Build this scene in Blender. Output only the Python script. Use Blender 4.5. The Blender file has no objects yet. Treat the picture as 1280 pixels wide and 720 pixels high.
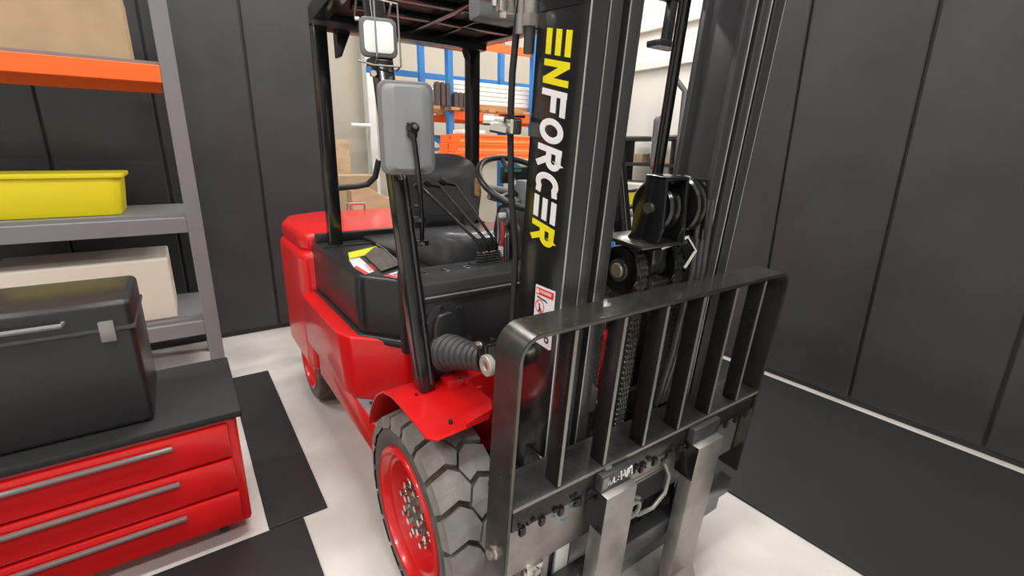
import bpy, bmesh, math, random
from mathutils import Vector, Matrix
S = bpy.context.scene
COL = S.collection
R_ = math.radians
random.seed(7)
# ---------------------------------------------------------------- camera
CAMP = Vector((-1.036, -1.253, 1.503))
yaw, pit, rol = R_(34.828), R_(15.994), R_(0.861)
F = Vector((math.sin(yaw)*math.cos(pit), math.cos(yaw)*math.cos(pit), -math.sin(pit)))
Rt = Vector((math.cos(yaw), -math.sin(yaw), 0)); Up = Rt.cross(F)
R2 = Rt*math.cos(rol)+Up*math.sin(rol); U2 = Up*math.cos(rol)-Rt*math.sin(rol)
cd = bpy.data.cameras.new('camera'); cam = bpy.data.objects.new('camera', cd); COL.objects.link(cam)
cd.sensor_width = 36; cd.lens = 593.9/1280*36; cd.clip_start = .02
m = Matrix((R2, U2, -F)).transposed().to_4x4(); m.translation = CAMP
cam.matrix_world = m
S.camera = cam
# ---------------------------------------------------------------- light, exposure
w = bpy.data.worlds.new('world'); S.world = w; w.use_nodes = True
w.node_tree.nodes['Background'].inputs[0].default_value = (.85, .92, 1, 1)
w.node_tree.nodes['Background'].inputs[1].default_value = .6
S.view_settings.view_transform = 'Standard'; S.view_settings.look = 'None'
S.view_settings.exposure = 0.0; S.view_settings.gamma = 1
LAMPS = [(x, y) for y in (-3.6, -.9, 1.9, 4.6) for x in (-3.4, -.4, 2.6, 5.2)]
LAMP_Z, LAMP_W = 4.7, 72

# ---------------------------------------------------------------- materials
def mat(name, col, rough=.5, metal=0, spec=.5, var=.0, scale=20, bump=0, bscale=80, coat=0, rvar=0, emit=0, col2=None, stretch=None):
    m = bpy.data.materials.new(name); m.use_nodes = True
    nt = m.node_tree; b = nt.nodes['Principled BSDF']; L = nt.links.new
    c = (*col, 1)
    b.inputs['Base Color'].default_value = c
    b.inputs['Roughness'].default_value = rough; b.inputs['Metallic'].default_value = metal
    b.inputs['Specular IOR Level'].default_value = spec
    b.inputs['Coat Weight'].default_value = coat; b.inputs['Coat Roughness'].default_value = .08
    if emit:
        b.inputs['Emission Color'].default_value = c; b.inputs['Emission Strength'].default_value = emit
    tc = nt.nodes.new('ShaderNodeTexCoord'); vec = tc.outputs['Object']
    if stretch:
        mp = nt.nodes.new('ShaderNodeMapping'); mp.inputs['Scale'].default_value = stretch; L(vec, mp.inputs[0]); vec = mp.outputs[0]
    if var or rvar or col2:
        n = nt.nodes.new('ShaderNodeTexNoise'); n.inputs['Scale'].default_value = scale; n.inputs['Detail'].default_value = 6
        L(vec, n.inputs['Vector'])
        r = nt.nodes.new('ShaderNodeValToRGB'); r.color_ramp.elements[0].position = .35; r.color_ramp.elements[1].position = .7
        d = col2 or tuple(v*(1-var) for v in col)
        r.color_ramp.elements[0].color = (*d, 1); r.color_ramp.elements[1].color = c
        L(n.outputs['Fac'], r.inputs[0]); L(r.outputs[0], b.inputs['Base Color'])
        if rvar:
            mr = nt.nodes.new('ShaderNodeMapRange'); mr.inputs[3].default_value = rough-rvar; mr.inputs[4].default_value = rough+rvar
            L(n.outputs['Fac'], mr.inputs[0]); L(mr.outputs[0], b.inputs['Roughness'])
    if bump:
        n2 = nt.nodes.new('ShaderNodeTexNoise'); n2.inputs['Scale'].default_value = bscale; n2.inputs['Detail'].default_value = 4
        L(vec, n2.inputs['Vector'])
        bp = nt.nodes.new('ShaderNodeBump'); bp.inputs['Strength'].default_value = bump; bp.inputs['Distance'].default_value = .003
        L(n2.outputs['Fac'], bp.inputs['Height']); L(bp.outputs[0], b.inputs['Normal'])
    return m
M = dict(
 gloss=mat('gloss_black', (.008, .008, .009), .2, 0, .6, rvar=.05, scale=6, coat=.3),
 rail=mat('rail_black', (.085, .085, .09), .30, .5, .5, rvar=.06, scale=30),
 bar=mat('bar_black', (.17, .162, .15), .24, .85, .5, var=.25, rvar=.08, scale=18),
 shelf=mat('shelf_black', (.07, .065, .062), .45, .4, .5, var=.35, scale=60, bump=.3, bscale=300),
 slat=mat('slat_black', (.035, .03, .03), .28, .5, .5, rvar=.05, scale=12),
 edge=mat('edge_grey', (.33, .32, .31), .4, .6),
 steel=mat('bare_steel', (.40, .385, .36), .38, .75, .5, var=.25, scale=14, rvar=.08),
 plastic=mat('black_plastic', (.022, .022, .024), .32, 0, .5, bump=.08, bscale=500, rvar=.06, scale=8),
 dull=mat('dull_black', (.02, .02, .021), .6, 0, .4, bump=.15, bscale=300),
 vinyl=mat('seat_vinyl', (.06, .061, .065), .27, 0, .5, bump=.12, bscale=350),
 rubber=mat('rubber', (.04, .04, .042), .4, 0, .5),
 red=mat('red_paint', (.72, .008, .01), .3, 0, .5, coat=.25, var=.12, scale=5),
 redin=mat('red_rim', (.68, .012, .014), .3, 0, .5, coat=.3),
 tyre=mat('tyre_rubber', (.27, .262, .24), .55, 0, .4, var=.3, scale=16, bump=.2, bscale=120),
 tyred=mat('tyre_groove', (.05, .045, .037), .75, 0, .3, col2=(.13, .105, .07), scale=25),
 side=mat('tyre_sidewall', (.13, .13, .125), .5, 0, .4, var=.35, scale=30),
 chrome=mat('zinc_plated', (.75, .74, .7), .25, 1, .5, bump=.1, bscale=90),
 grey=mat('mirror_grey', (.27, .275, .29), .4, 0, .5, bump=.06, bscale=400),
 greyd=mat('mirror_rim_grey', (.17, .173, .18), .42, 0, .5),
 lens=mat('lamp_lens', (.75, .78, .75), .15, 0, .6, emit=.35),
 glass=mat('mirror_glass', (.9, .9, .9), .03, 1),
 yel=mat('yellow_print', (.86, .74, .01), .4, 0, .5),
 yel2=mat('bright_yellow', (.85, .85, .0), .45),
 wht=mat('white_print', (.85, .83, .85), .4),
 redp=mat('red_print', (.75, .03, .04), .4),
 blk=mat('black_print', (.02, .02, .02), .5),
 floor=mat('concrete', (.70, .675, .64), .5, 0, .4, col2=(.56, .54, .51), scale=3.5, bump=.2, bscale=40, rvar=.15),
 wallb=mat('beige_wall', (.46, .42, .35), .8, var=.1, scale=1.5),
 wallw=mat('pale_wall', (.68, .66, .62), .8, var=.06, scale=1.5),
 dark=mat('charcoal_panel', (.055, .055, .058), .55, .1, .4, var=.25, scale=2),
 darkj=mat('charcoal_frame', (.03, .03, .032), .5),
 ceil=mat('ceiling', (.6, .6, .58), .9),
 blue=mat('blue_rack', (.02, .19, .52), .45),
 orange=mat('orange_rack', (.95, .15, .012), .42),
 wood=mat('pine_board', (.50, .29, .13), .65, col2=(.34, .18, .07), scale=5, stretch=(1, 12, 12)),
 ply=mat('tan_plywood', (.62, .44, .26), .6, col2=(.48, .33, .19), scale=4, stretch=(1, 6, 3)),
 card=mat('cardboard', (.50, .36, .22), .8, var=.15, scale=6),
 sheet=mat('white_sheet', (.78, .80, .78), .35, .1, var=.08, scale=6),
 prof=mat('dark_profile', (.07, .055, .05), .45, .2),
 cream=mat('cream_bench', (.72, .68, .58), .6),
 pale=mat('pale_boss', (.45, .44, .40), .4, .3),
 bright=mat('highlight_steel', (.75, .75, .75), .35, .8),  # pale tone carries the highlight on the mast rail corners
 brass=mat('dull_brass', (.45, .40, .28), .4, .7),
 glove=mat('olive_cloth', (.12, .12, .08), .9),
 screen=mat('green_screen', (.02, .25, .1), .3),
 chrt=mat('chart_grey', (.2, .2, .21), .5),
 lamp=mat('lamp_tube', (1, .98, .94), .5, emit=6),
 dust=mat('dusty_plate', (.07, .06, .052), .5, .2, col2=(.16, .13, .11), scale=60),
)
# ---------------------------------------------------------------- helpers
WL = {}
class B:
    def __init__(s): s.bm = bmesh.new()
    def _add(s, vs, fs):
        v = [s.bm.verts.new(p) for p in vs]
        for f in fs:
            try: s.bm.faces.new([v[i] for i in f])
            except ValueError: pass
        return s
    def _merge(s, b2, T=None):
        if T is not None: b2.transform(T)
        me = bpy.data.meshes.new('t'); b2.to_mesh(me); b2.free(); s.bm.from_mesh(me); bpy.data.meshes.remove(me)
        return s
    def box(s, x0, x1, y0, y1, z0, z1, bev=0, seg=2, T=None):
        b = bmesh.new(); bmesh.ops.create_cube(b, size=1)
        b.transform(Matrix.Translation(((x0+x1)/2, (y0+y1)/2, (z0+z1)/2)) @ Matrix.Diagonal((abs(x1-x0), abs(y1-y0), abs(z1-z0), 1)))
        if bev: bmesh.ops.bevel(b, geom=b.edges[:], offset=bev, segments=seg, affect='EDGES', profile=.5)
        return s._merge(b, T)
    def prism(s, poly, f0, f1, bev=0, seg=2):
        """poly of 2D points; f0/f1 map a 2D point to 3D for either cap"""
        b = bmesh.new(); n = len(poly)
        A = [b.verts.new(f0(*p)) for p in poly]; C = [b.verts.new(f1(*p)) for p in poly]
        b.faces.new(A); b.faces.new(C[::-1])
        for i in range(n): b.faces.new([A[i], C[i], C[(i+1) % n], A[(i+1) % n]])
        bmesh.ops.recalc_face_normals(b, faces=b.faces[:])
        if bev: bmesh.ops.bevel(b, geom=b.edges[:], offset=bev, segments=seg, affect='EDGES', profile=.5)
        return s._merge(b)
    def tube(s, pts, r, n=12, caps=True):
        pts = [Vector(p) for p in pts]; rs = r if isinstance(r, (list, tuple)) else [r]*len(pts)
        vs = []; nrm = None
        for i, p in enumerate(pts):
            t = (pts[min(i+1, len(pts)-1)]-pts[max(i-1, 0)]).normalized()
            if nrm is None: nrm = t.orthogonal().normalized()
            nrm = (nrm-t*nrm.dot(t)).normalized(); bn = t.cross(nrm)
            for k in range(n):
                a = 2*math.pi*k/n; vs.append(p+(nrm*math.cos(a)+bn*math.sin(a))*rs[i])
        fs = [(i*n+k, i*n+(k+1) % n, (i+1)*n+(k+1) % n, (i+1)*n+k) for i in range(len(pts)-1) for k in range(n)]
        if caps: fs += [tuple(range(n))[::-1], tuple((len(pts)-1)*n+k for k in range(n))]
        return s._add(vs, fs)
    def cyl(s, a, b, r, n=20, r2=None): return s.tube([a, b], [r, r if r2 is None else r2], n)
    def lathe(s, prof, T=None, n=48, closed=False):
        """prof: (axial, radius); axis = +X through origin, then T"""
        b = bmesh.new(); rows = []
        for (a, r) in prof:
            rows.append([b.verts.new((a, r*math.cos(2*math.pi*k/n), r*math.sin(2*math.pi*k/n))) for k in range(n)])
        rr = range(len(rows)) if closed else range(len(rows)-1)
        for i in rr:
            A, C = rows[i], rows[(i+1) % len(rows)]
            for k in range(n): b.faces.new([A[k], A[(k+1) % n], C[(k+1) % n], C[k]])
        bmesh.ops.remove_doubles(b, verts=b.verts[:], dist=1e-6)
        bmesh.ops.recalc_face_normals(b, faces=b.faces[:])
        return s._merge(b, T)
    def strokes(s, lines, wd, f0, th=.0008):
        """flat stroke lettering: f(u,v,h) maps to 3D"""
        for li, ln in enumerate(lines):
            f = (lambda u, v, h, g=f0, k=li*.00025: g(u, v, h+k*(h > 0)))
            closed = ln[0] == ln[-1] and len(ln) > 2
            P = [Vector(p) for p in (ln[:-1] if closed else ln)]; n = len(P)
            Lf, Rg = [], []
            for i in range(n):
                a = P[i-1] if (i > 0 or closed) else None; c = P[(i+1) % n] if (i < n-1 or closed) else None
                d1 = (P[i]-a).normalized() if a is not None else (c-P[i]).normalized()
                d2 = (c-P[i]).normalized() if c is not None else d1
                n1 = Vector((-d1.y, d1.x)); n2 = Vector((-d2.y, d2.x)); mm = (n1+n2)
                mm = mm.normalized() if mm.length > 1e-4 else n1
                k = wd/2/max(.45, mm.dot(n1)); Lf.append(P[i]+mm*k); Rg.append(P[i]-mm*k)
            m_ = n if closed else n-1
            for i in range(m_):
                j = (i+1) % n; q = [Lf[i], Rg[i], Rg[j], Lf[j]]
                vs = [f(p.x, p.y, 0) for p in q]+[f(p.x, p.y, th) for p in q]
                s._add(vs, [(0, 1, 2, 3), (7, 6, 5, 4), (0, 4, 5, 1), (1, 5, 6, 2), (2, 6, 7, 3), (3, 7, 4, 0)])
        return s
    def go(s, name, m, parent=None, T=None, smooth=True, kind=None, label=None, cat=None, group=None, base=False):
        bm = s.bm
        if T is not None: bm.transform(T)
        bmesh.ops.recalc_face_normals(bm, faces=bm.faces[:])
        xs = [v.co for v in bm.verts]
        lo = Vector([min(c[i] for c in xs) for i in range(3)]); hi = Vector([max(c[i] for c in xs) for i in range(3)])
        o0 = (lo+hi)/2
        if parent is None: o0.z = lo.z
        bmesh.ops.translate(bm, verts=bm.verts[:], vec=-o0)
        me = bpy.data.meshes.new(name); bm.to_mesh(me); bm.free()
        me.materials.append(M[m] if isinstance(m, str) else m)
        if smooth:
            me.shade_smooth()
            try: me.set_sharp_from_angle(angle=R_(32))
            except Exception: pass
        o = bpy.data.objects.new(name, me); COL.objects.link(o)
        WL[o.name] = o0
        if parent: o.parent = parent; o.location = o0-WL[parent.name]
        else: o.location = o0
        if kind: o['kind'] = kind
        if label: o['label'] = label
        if cat: o['category'] = cat
        if group: o['group'] = group
        return o
def thing(name, label, cat, loc=(0, 0, 0), group=None):
    o = bpy.data.objects.new(name, None); COL.objects.link(o); o.location = loc; o.empty_display_size = .1
    WL[o.name] = Vector(loc); o['label'] = label; o['category'] = cat
    if group: o['group'] = group
    return o
def dupe(src, parent, loc, rot=None, name=None):
    o = src.copy(); COL.objects.link(o); o.parent = parent; o.location = Vector(loc)-WL[parent.name]; WL[o.name] = Vector(loc)
    if rot is not None: o.rotation_euler = rot
    return o
def arc(cx, cy, rx, ry, a0, a1, n=8): return [(cx+rx*math.cos(R_(a0+(a1-a0)*i/n)), cy+ry*math.sin(R_(a0+(a1-a0)*i/n))) for i in range(n+1)]
def rrect(x0, x1, y0, y1, r, n=5):
    return arc(x1-r, y1-r, r, r, 0, 90, n)+arc(x0+r, y1-r, r, r, 90, 180, n)+arc(x0+r, y0+r, r, r, 180, 270, n)+arc(x1-r, y0+r, r, r, 270, 360, n)
XP = lambda x: (lambda u, v: (x, u, v))
YP = lambda y: (lambda u, v: (u, y, v))
ZP = lambda z: (lambda u, v: (u, v, z))
MC = Vector((0, -.2, .35))
MT = Matrix.Translation(MC) @ Matrix.Rotation(R_(4.66), 4, 'X') @ Matrix.Translation(-MC)   # forward tilt of the mast

# ================================================================ SETTING
def st(b, name, m, parent=None, **k):
    o = b.go(name, m, parent, smooth=False, **k)
    if not parent: o['kind'] = 'structure'
    return o
st(B().box(-6, 8, -6, 8, -.1, 0), 'floor', 'floor')
st(B().box(-6, 8, -6, 8, 5.2, 5.3), 'ceiling', 'ceil')
st(B().box(-6, 8, 6.2, 6.35, 0, 5.2), 'wall_back', 'wallb')
st(B().box(6.4, 6.55, -6, 6.2, 0, 5.2), 'wall_right', 'wallw')
st(B().box(-6.15, -6, -6, 6.2, 0, 5.2), 'wall_left', 'wallw')
st(B().box(-6, 6.4, -6.15, -6, 0, 5.2), 'wall_front', 'wallw')
# charcoal partition walls made of upright panels, left rear and right
def partition(name, p0, p1, n, h=5.2):
    p0 = Vector(p0); p1 = Vector(p1); d = (p1-p0); L = d.length; d.normalize(); nn = Vector((-d.y, d.x, 0))
    def P(u, v, z): q = p0+d*u+nn*v; return (q.x, q.y, z)
    b = B(); pl = [(0, -.02), (L, -.02), (L, .02), (0, .02)]
    b.prism(pl, lambda u, v: P(u, v, 0), lambda u, v: P(u, v, h))
    w_ = st(b, name, 'darkj')
    wd = L/n
    for i in range(n):
        b = B(); b.prism([(i*wd+.008, -.045), ((i+1)*wd-.008, -.045), ((i+1)*wd-.008, .045), (i*wd+.008, .045)], lambda u, v: P(u, v, .04), lambda u, v: P(u, v, h-.04), bev=.006, seg=1)
        b.go('panel', 'dark', w_, smooth=False)
    return w_
partition('wall_partition_rear', (-5.9, 3.1, 0), (.12, 3.1, 0), 10)
partition('wall_partition_right', (2.3, -5.9, 0), (2.3, 1.0, 0), 11)
# white column / door jamb and wall rails
st(B().box(1.42, 1.53, 6.0, 6.2, 0, 3.2, .01), 'trim_1', 'sheet')
st(B().box(6.3, 6.4, 1.0, 6.2, 2.98, 3.12, .01), 'trim_2', 'cream')
st(B().box(6.3, 6.4, 1.0, 6.2, 3.62, 3.76, .01), 'trim_3', 'cream')
for (x, y) in LAMPS:
    t = B().box(x-.75, x+.75, y-.12, y+.12, LAMP_Z+.03, LAMP_Z+.12, .01).go('ceiling_light', 'sheet', bpy.data.objects['ceiling'], smooth=False)
    B().box(x-.72, x+.72, y-.09, y+.09, LAMP_Z, LAMP_Z+.03).go('diffuser', 'lamp', t, smooth=False)
    B().cyl((x, y, LAMP_Z+.11), (x, y, 5.2), .012, 8).go('hanger', 'steel', t)
    ld = bpy.data.lights.new('tube_light', 'AREA'); ld.shape = 'RECTANGLE'; ld.size = 1.4; ld.size_y = .25; ld.energy = LAMP_W; ld.color = (1, .97, .93)
    lo = bpy.data.objects.new('tube_light', ld); COL.objects.link(lo); lo.location = (x, y, LAMP_Z-.02)

# ================================================================ FORKLIFT
FK = thing('forklift', 'red and black forklift truck with lettered mast, filling the middle of the photo', 'forklift', (0, 0, 0))
# ---- wheels
Rw, XO, XI = .342, -.576, -.372
def wheel(x_out, cy, Rr, wd, sx, blocks, name='wheel', rimr=.229):
    """x_out: outer face x (signed by sx), axis X"""
    T = Matrix.Translation((0, cy, Rr))
    f = Rr/.342
    X = lambda a: x_out-sx*a      # a measured inward from the outer face
    gd = .026
    prof = [(.012, rimr+.004), (.002, .255*f), (0, .285*f), (.008, .305*f), (.02, Rr-gd), (wd-.02, Rr-gd), (wd-.008, .305*f), (wd, .285*f), (wd-.012, rimr), ]
    b = B(); b.lathe([(X(a), r) for a, r in prof], T, 72)
    wh = b.go(name, 'tyred', FK)
    b = B(); b.lathe([(X(.0105), rimr+.002), (X(-.001), .252*f), (X(-.003), .268*f), (X(-.003), .276*f), (X(.0), .286*f), (X(.003), .294*f)], T, 72); b.go('sidewall', 'side', wh)
    # rim
    rp = [(.014, rimr+.008), (-.004, rimr+.004), (-.008, rimr-.004), (-.004, rimr-.012), (.012, rimr-.018), (.02, rimr-.026), (.016, rimr-.038), (.022, rimr-.048), (.055, rimr-.056), (.075, rimr-.062), (.085, .13*f), (.07, .118*f), (.07, .055*f), (.075, .0)]
    b = B(); b.lathe([(X(a), r) for a, r in rp], T, 72); rim = b.go('rim', 'redin', wh)
    # hub
    b = B(); b.lathe([(X(.072), .075*f), (X(.04), .072*f), (X(.032), .064*f), (X(.03), 0)], T, 32); b.go('hub', 'dust', wh)
    n0 = None
    for k in range(8):
        a = R_(k*45+12); c = (0, cy+.098*f*math.cos(a), Rr+.098*f*math.sin(a))
        if n0 is None or True:
            b = B(); b.tube([(X(.072), c[1], c[2]), (X(.066), c[1], c[2])], .023, 16); b.tube([(X(.066), c[1], c[2]), (X(.038), c[1], c[2])], .019, 6)
            b.tube([(X(.038), c[1], c[2]), (X(.022), c[1], c[2])], .010, 10); b.go('wheel_nut', 'chrome', wh, smooth=False)
        a = R_(k*45+34); c = (0, cy+.057*f*math.cos(a), Rr+.057*f*math.sin(a))
        b = B(); b.tube([(X(.034), c[1], c[2]), (X(.018), c[1], c[2])], .012, 6); b.go('hub_bolt', 'chrome', wh, smooth=False)
    if blocks:
        n = blocks; P = 2*math.pi/n; g = .085*P
        for row in (0, 1):
            off = 0 if row == 0 else P*.5
            for k in range(n):
                s0 = k*P+off
                # polygon in (w across from the outer face, angle)
                W2 = wd
                pl = [(.004, g), (.004, P*.5), (.004, P-g), (.062, P-g-.17*P), (.0915, P-g-.02*P), (.1105, P*.52), (.0915, g+.02*P), (.062, g-.17*P)]
                b = bmesh.new(); top = []; bot = []; cen = []
                for (w_, an) in pl:
                    ww = w_ if row == 0 else W2-w_
                    a = s0+an; rt = Rr-(.008 if w_ < .01 else 0)
                    for lst, r in ((top, rt), (bot, Rr-gd-.006)):
                        lst.append(b.verts.new((X(ww), cy+r*math.cos(a), Rr+r*math.sin(a))))
                m_ = len(pl)
                ac = s0+P*.46; wc = .06 if row == 0 else W2-.06
                vc = b.verts.new((X(wc), cy+(Rr+.003)*math.cos(ac), Rr+(Rr+.003)*math.sin(ac)))
                for i in range(m_):
                    j = (i+1) % m_
                    b.faces.new([top[i], top[j], vc]); b.faces.new([top[i], bot[i], bot[j], top[j]])
                # shoulder running down the sidewall
                ws = -.003 if row == 0 else W2+.003
                q = []
                for an in (g*1.2, P-g*1.2):
                    a = s0+an; r = .298*f; q.append(b.verts.new((X(ws), cy+r*math.cos(a), Rr+r*math.sin(a))))
                b.faces.new([top[0], top[1], top[2], q[1], q[0]]); b.faces.new([top[0], q[0], bot[0]]); b.faces.new([top[2], bot[2], q[1]])
                bb = B(); bb._merge(b); bb.go('tread_block', 'tyre', wh, smooth=False)
    return wh
wheel(-.576, 0, .342, .205, -1, 20, 'front_wheel')
wheel(.576, 0, .342, .205, 1, 20, 'front_wheel')
wheel(-.53, 1.62, .27, .16, -1, 0, 'rear_wheel', .17)
wheel(.53, 1.62, .27, .16, 1, 0, 'rear_wheel', .17)
b = B(); b.cyl((-.38, 0, .342), (.38, 0, .342), .075, 20); b.box(-.16, .16, -.14, .16, .2, .48, .03); b.box(-.26, .26, .17, .20, .25, .79, .01); b.go('front_axle', 'dull', FK)
b = B(); b.cyl((-.4, 1.62, .27), (.4, 1.62, .27), .05, 16); b.box(-.3, .3, 1.55, 1.69, .25, .42, .02); b.go('rear_axle', 'dull', FK)

# ---- chassis
b = B()
b.box(-.33, .33, .34, 1.3, .30, .80, .015)

for sx in (-1, 1):                                    # lower side body with step
    b.box(sx*.565, sx*.33, .30, 1.15, .38, .525, .006)
for sx in (-1, 1): b.box(sx*.36, sx*.20, -.03, .05, .50, .80, .008)
chassis = b.go('chassis', 'red', FK)
for sx in (-1, 1):
    b = B(); b.box(sx*.56, sx*.34, .32, .95, .524, .531, .002); step = b.go('step_plate', 'chrt', FK)
    b = B()
    for i in range(8):
        b.cyl((sx*.52, .38+i*.07, .53), (sx*.52, .38+i*.07, .5345), .012, 12); b.cyl((sx*.44, .38+i*.07, .53), (sx*.44, .38+i*.07, .5345), .012, 12)
    b.go('grip_stud', 'dull', step)
# red side body under the hood (front face at y .5)
for sx in (-1, 1):
    b = B(); b.prism([(.34, .37), (.405, .37), (.57, .52), (.595, .60), (.60, 1.25), (.34, 1.25)], lambda x, y: (sx*x*.985, y, .53), lambda x, y: (sx*x, y, .80), .012, 3)
    b.go('side_body', 'red', FK)
    b = B(); b.prism([(.02, .50), (.32, .47), (.45, .525), (.45, .545), (.30, .60), (.02, .66)], lambda x, y: (sx*.33, x+.0, y+.0), lambda x, y: (sx*.36, x, y), .004)
    b.go('gusset', 'red', FK)
b = B()
for sx in (-1, 1): b.box(sx*.33, sx*.27, .04, .36, .30, .74, .01)
b.box(-.3, .3, .12, .16, .30, .74, .004); b.go('chassis_rail', 'dull', FK)
# counterweight
b = B()
cwp = [(-.55, 1.25), (-.58, 1.32), (-.58, 1.85), (-.50, 2.12), (-.30, 2.26), (.30, 2.26), (.50, 2.12), (.58, 1.85), (.58, 1.32), (.55, 1.25)]
b.prism(cwp, ZP(.34), ZP(1.0), .04, 4)
cw = b.go('counterweight', 'red', FK)
b = B(); b.prism([(x*.96, 1.3+(y-1.25)*.95) for x, y in cwp], ZP(.99), ZP(1.085), .03, 4); b.go('counterweight_cap', 'red', FK)
b = B(); b.tube([(-.06, 2.2, 1.07), (-.06, 2.2, 1.13), (.06, 2.2, 1.13), (.06, 2.2, 1.07)], .012, 10); b.go('tow_pin', 'chrome', FK)
# ---- black hood / engine cover with rounded corner
def hp(ins):
    L_ = [(-.52+ins, 1.3), (-.52+ins, .56)]+arc(-.485, .545, .035-ins, .05-ins, 180, 235, 5)+[(-.395+ins*.7, .355+ins*.7)]+arc(-.37, .365, .03-ins, .035-ins, 225, 270, 4)+[(-.28, .33+ins)]
    return L_+[(-x, y) for x, y in L_[::-1]]
b = B(); b.prism(hp(0), ZP(.80), ZP(1.045), .022, 4)
hood = b.go('engine_hood', 'plastic', FK)
b = B(); b.prism(hp(-.016), ZP(.772), ZP(.806), .01, 3); b.go('hood_lip', 'plastic', FK)
b = B(); b.prism([(-.27, .62), (.27, .62), (.27, 1.25), (-.27, 1.25)], ZP(1.04), ZP(1.065), .01); b.go('hood_panel', 'plastic', FK)
b = B(); b.box(-.50, .50, 1.10, 1.125, 1.044, 1.052, .002); b.box(-.5, .5, 1.25, 1.29, 1.04, 1.09, .008); b.go('hood_ridge', 'plastic', FK)
# stickers and manual on the hood's near corner
def quad(name, m, pts, z0, z1, parent, label=None):
    bb = B(); bb.prism(pts, ZP(z0), ZP(z1)); return bb.go(name, m, parent, smooth=False, label=label)
HZ = 1.0455
quad('yellow_strip', 'yel2', [(-.470, .795), (-.435, .928), (-.275, 1.015), (-.300, .875)], HZ+.0005, HZ+.0025, hood, 'bright yellow strip')
ws = quad('warning_sticker', 'wht', [(-.497, .64), (-.473, .79), (-.42, .81), (-.450, .535), (-.495, .50)], HZ, HZ+.001, hood, 'white and red warning sticker')
quad('red_band', 'redp', [(-.495, .50), (-.478, .513), (-.480, .66), (-.497, .64)], HZ+.001, HZ+.0015, ws)
b = B()
for i in range(5): b.prism([(-.462+i*.007, .54+i*.004), (-.459+i*.007, .54+i*.004), (-.448+i*.007, .66), (-.451+i*.007, .66)], ZP(HZ+.001), ZP(HZ+.0016))
b.go('print_line', 'redp', ws, smooth=False)
mp = quad('manual_plate', 'dust', [(-.297, .975), (-.276, .909), (-.335, .564), (-.432, .510), (-.395, .816)], HZ+.0012, HZ+.008, hood, 'brown scuffed document plate')
b = B(); b.tube([(-.334, .560, HZ+.009), (-.272, .91, HZ+.009), (-.27, 1.02, HZ+.012)], .004, 8); b.tube([(-.432, .505, HZ+.007), (-.334, .560, HZ+.009)], .003, 8); b.go('plate_edge', 'edge', mp)
ss = quad('small_sticker', 'wht', [(-.440, .452), (-.372, .488), (-.370, .405), (-.418, .385)], HZ, HZ+.001, hood, 'small white sticker with a red end')
quad('red_end', 'redp', [(-.440, .452), (-.420, .463), (-.402, .392), (-.418, .385)], HZ+.001, HZ+.0015, ss)
b = B()
for i in range(3): b.box(-.408, -.382, .425+i*.012, .430+i*.012, HZ+.001, HZ+.0015)
b.go('print_line', 'blk', ss, smooth=False)

# ---- fenders over the front wheels
for sx in (-1, 1):
    prof = [(.306, .541), (.275, .60), (.235, .66), (.185, .712), (.12, .752), (.043, .772), (-.06, .772), (-.15, .770)]
    X0, X1 = -.585, -.34
    bb = bmesh.new(); th = .006; rows = []
    for (y, z) in prof:
        row = [bb.verts.new((X0, y, z)), bb.verts.new((X0+.12, y, z+.003)), bb.verts.new((X1, y, z+.004))]; rows.append(row)
    rows.append([bb.verts.new((X0, -.215, .764)), bb.verts.new((X0+.12, -.215, .764)), bb.verts.new((-.365, -.195, .772))])
    rows.append([bb.verts.new((X0+.022, -.237, .760)), bb.verts.new((X0+.12, -.220, .754)), bb.verts.new((-.382, -.205, .748))])
    for i in range(len(rows)-1):
        for k in range(2): bb.faces.new([rows[i][k], rows[i][k+1], rows[i+1][k+1], rows[i+1][k]])
    bmesh.ops.recalc_face_normals(bb, faces=bb.faces[:])
    r = bmesh.ops.solidify(bb, geom=bb.faces[:], thickness=th)
    if sx == 1: bb.transform(Matrix.Diagonal((-1, 1, 1, 1)))
    b = B(); b._merge(bb)
    fen = b.go('fender', 'red', FK, smooth=True)
    b = B(); b.cyl((sx*.50, -.19, .766), (sx*.50, -.19, .7765), .006, 10); b.cyl((sx*.52, .0, .775), (sx*.52, .0, .7795), .005, 10); b.go('rivet', 'dull', fen)
    b = B(); b.box(sx*.33, sx*.42, -.02, .04, .66, .80, .006); b.box(sx*.30, sx*.40, -.04, .0, .60, .76, .006); b.go('fender_bracket', 'red', FK)
b = B(); b.cyl((-.345, -.045, .735), (-.345, -.052, .735), .014, 6); b.cyl((-.385, -.03, .80), (-.385, -.042, .80), .011, 6); b.go('bracket_bolt', 'chrome', FK, smooth=False)

# ---- front cowl (dash panel) and its flat top
b = B()
b.prism([(-.485, .745), (-.30, .78), (.30, .78), (.485, .745), (.485, 1.02), (.44, 1.075), (-.44, 1.075), (-.485, 1.02)], YP(.06), YP(.085), .006)
cowl = b.go('front_cowl', 'plastic', FK)
b = B(); b.prism([(.055, 1.04), (.075, 1.10), (.13, 1.115), (.27, 1.10), (.27, 1.04)], XP(-.455), XP(.455), .008, 3)
ct = b.go('cowl_top', 'dull', FK)
b = B()
for x in (-.40, -.32, -.24):
    b.box(x-.011, x+.011, .155, .175, 1.1085, 1.1125, .003); b.box(x-.011, x+.011, .185, .195, 1.107, 1.111, .002)
b.go('cowl_clip', 'gloss', ct)
b = B(); b.box(-.455, .455, .050, .056, 1.058, 1.064, .002); b.go('cowl_seam', 'edge', ct)
b = B(); b.box(-.45, .45, .26, .30, .79, 1.10, .01); b.box(-.33, .33, .29, .55, .795, .81, .004); b.go('floor_well', 'dull', FK)
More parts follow.
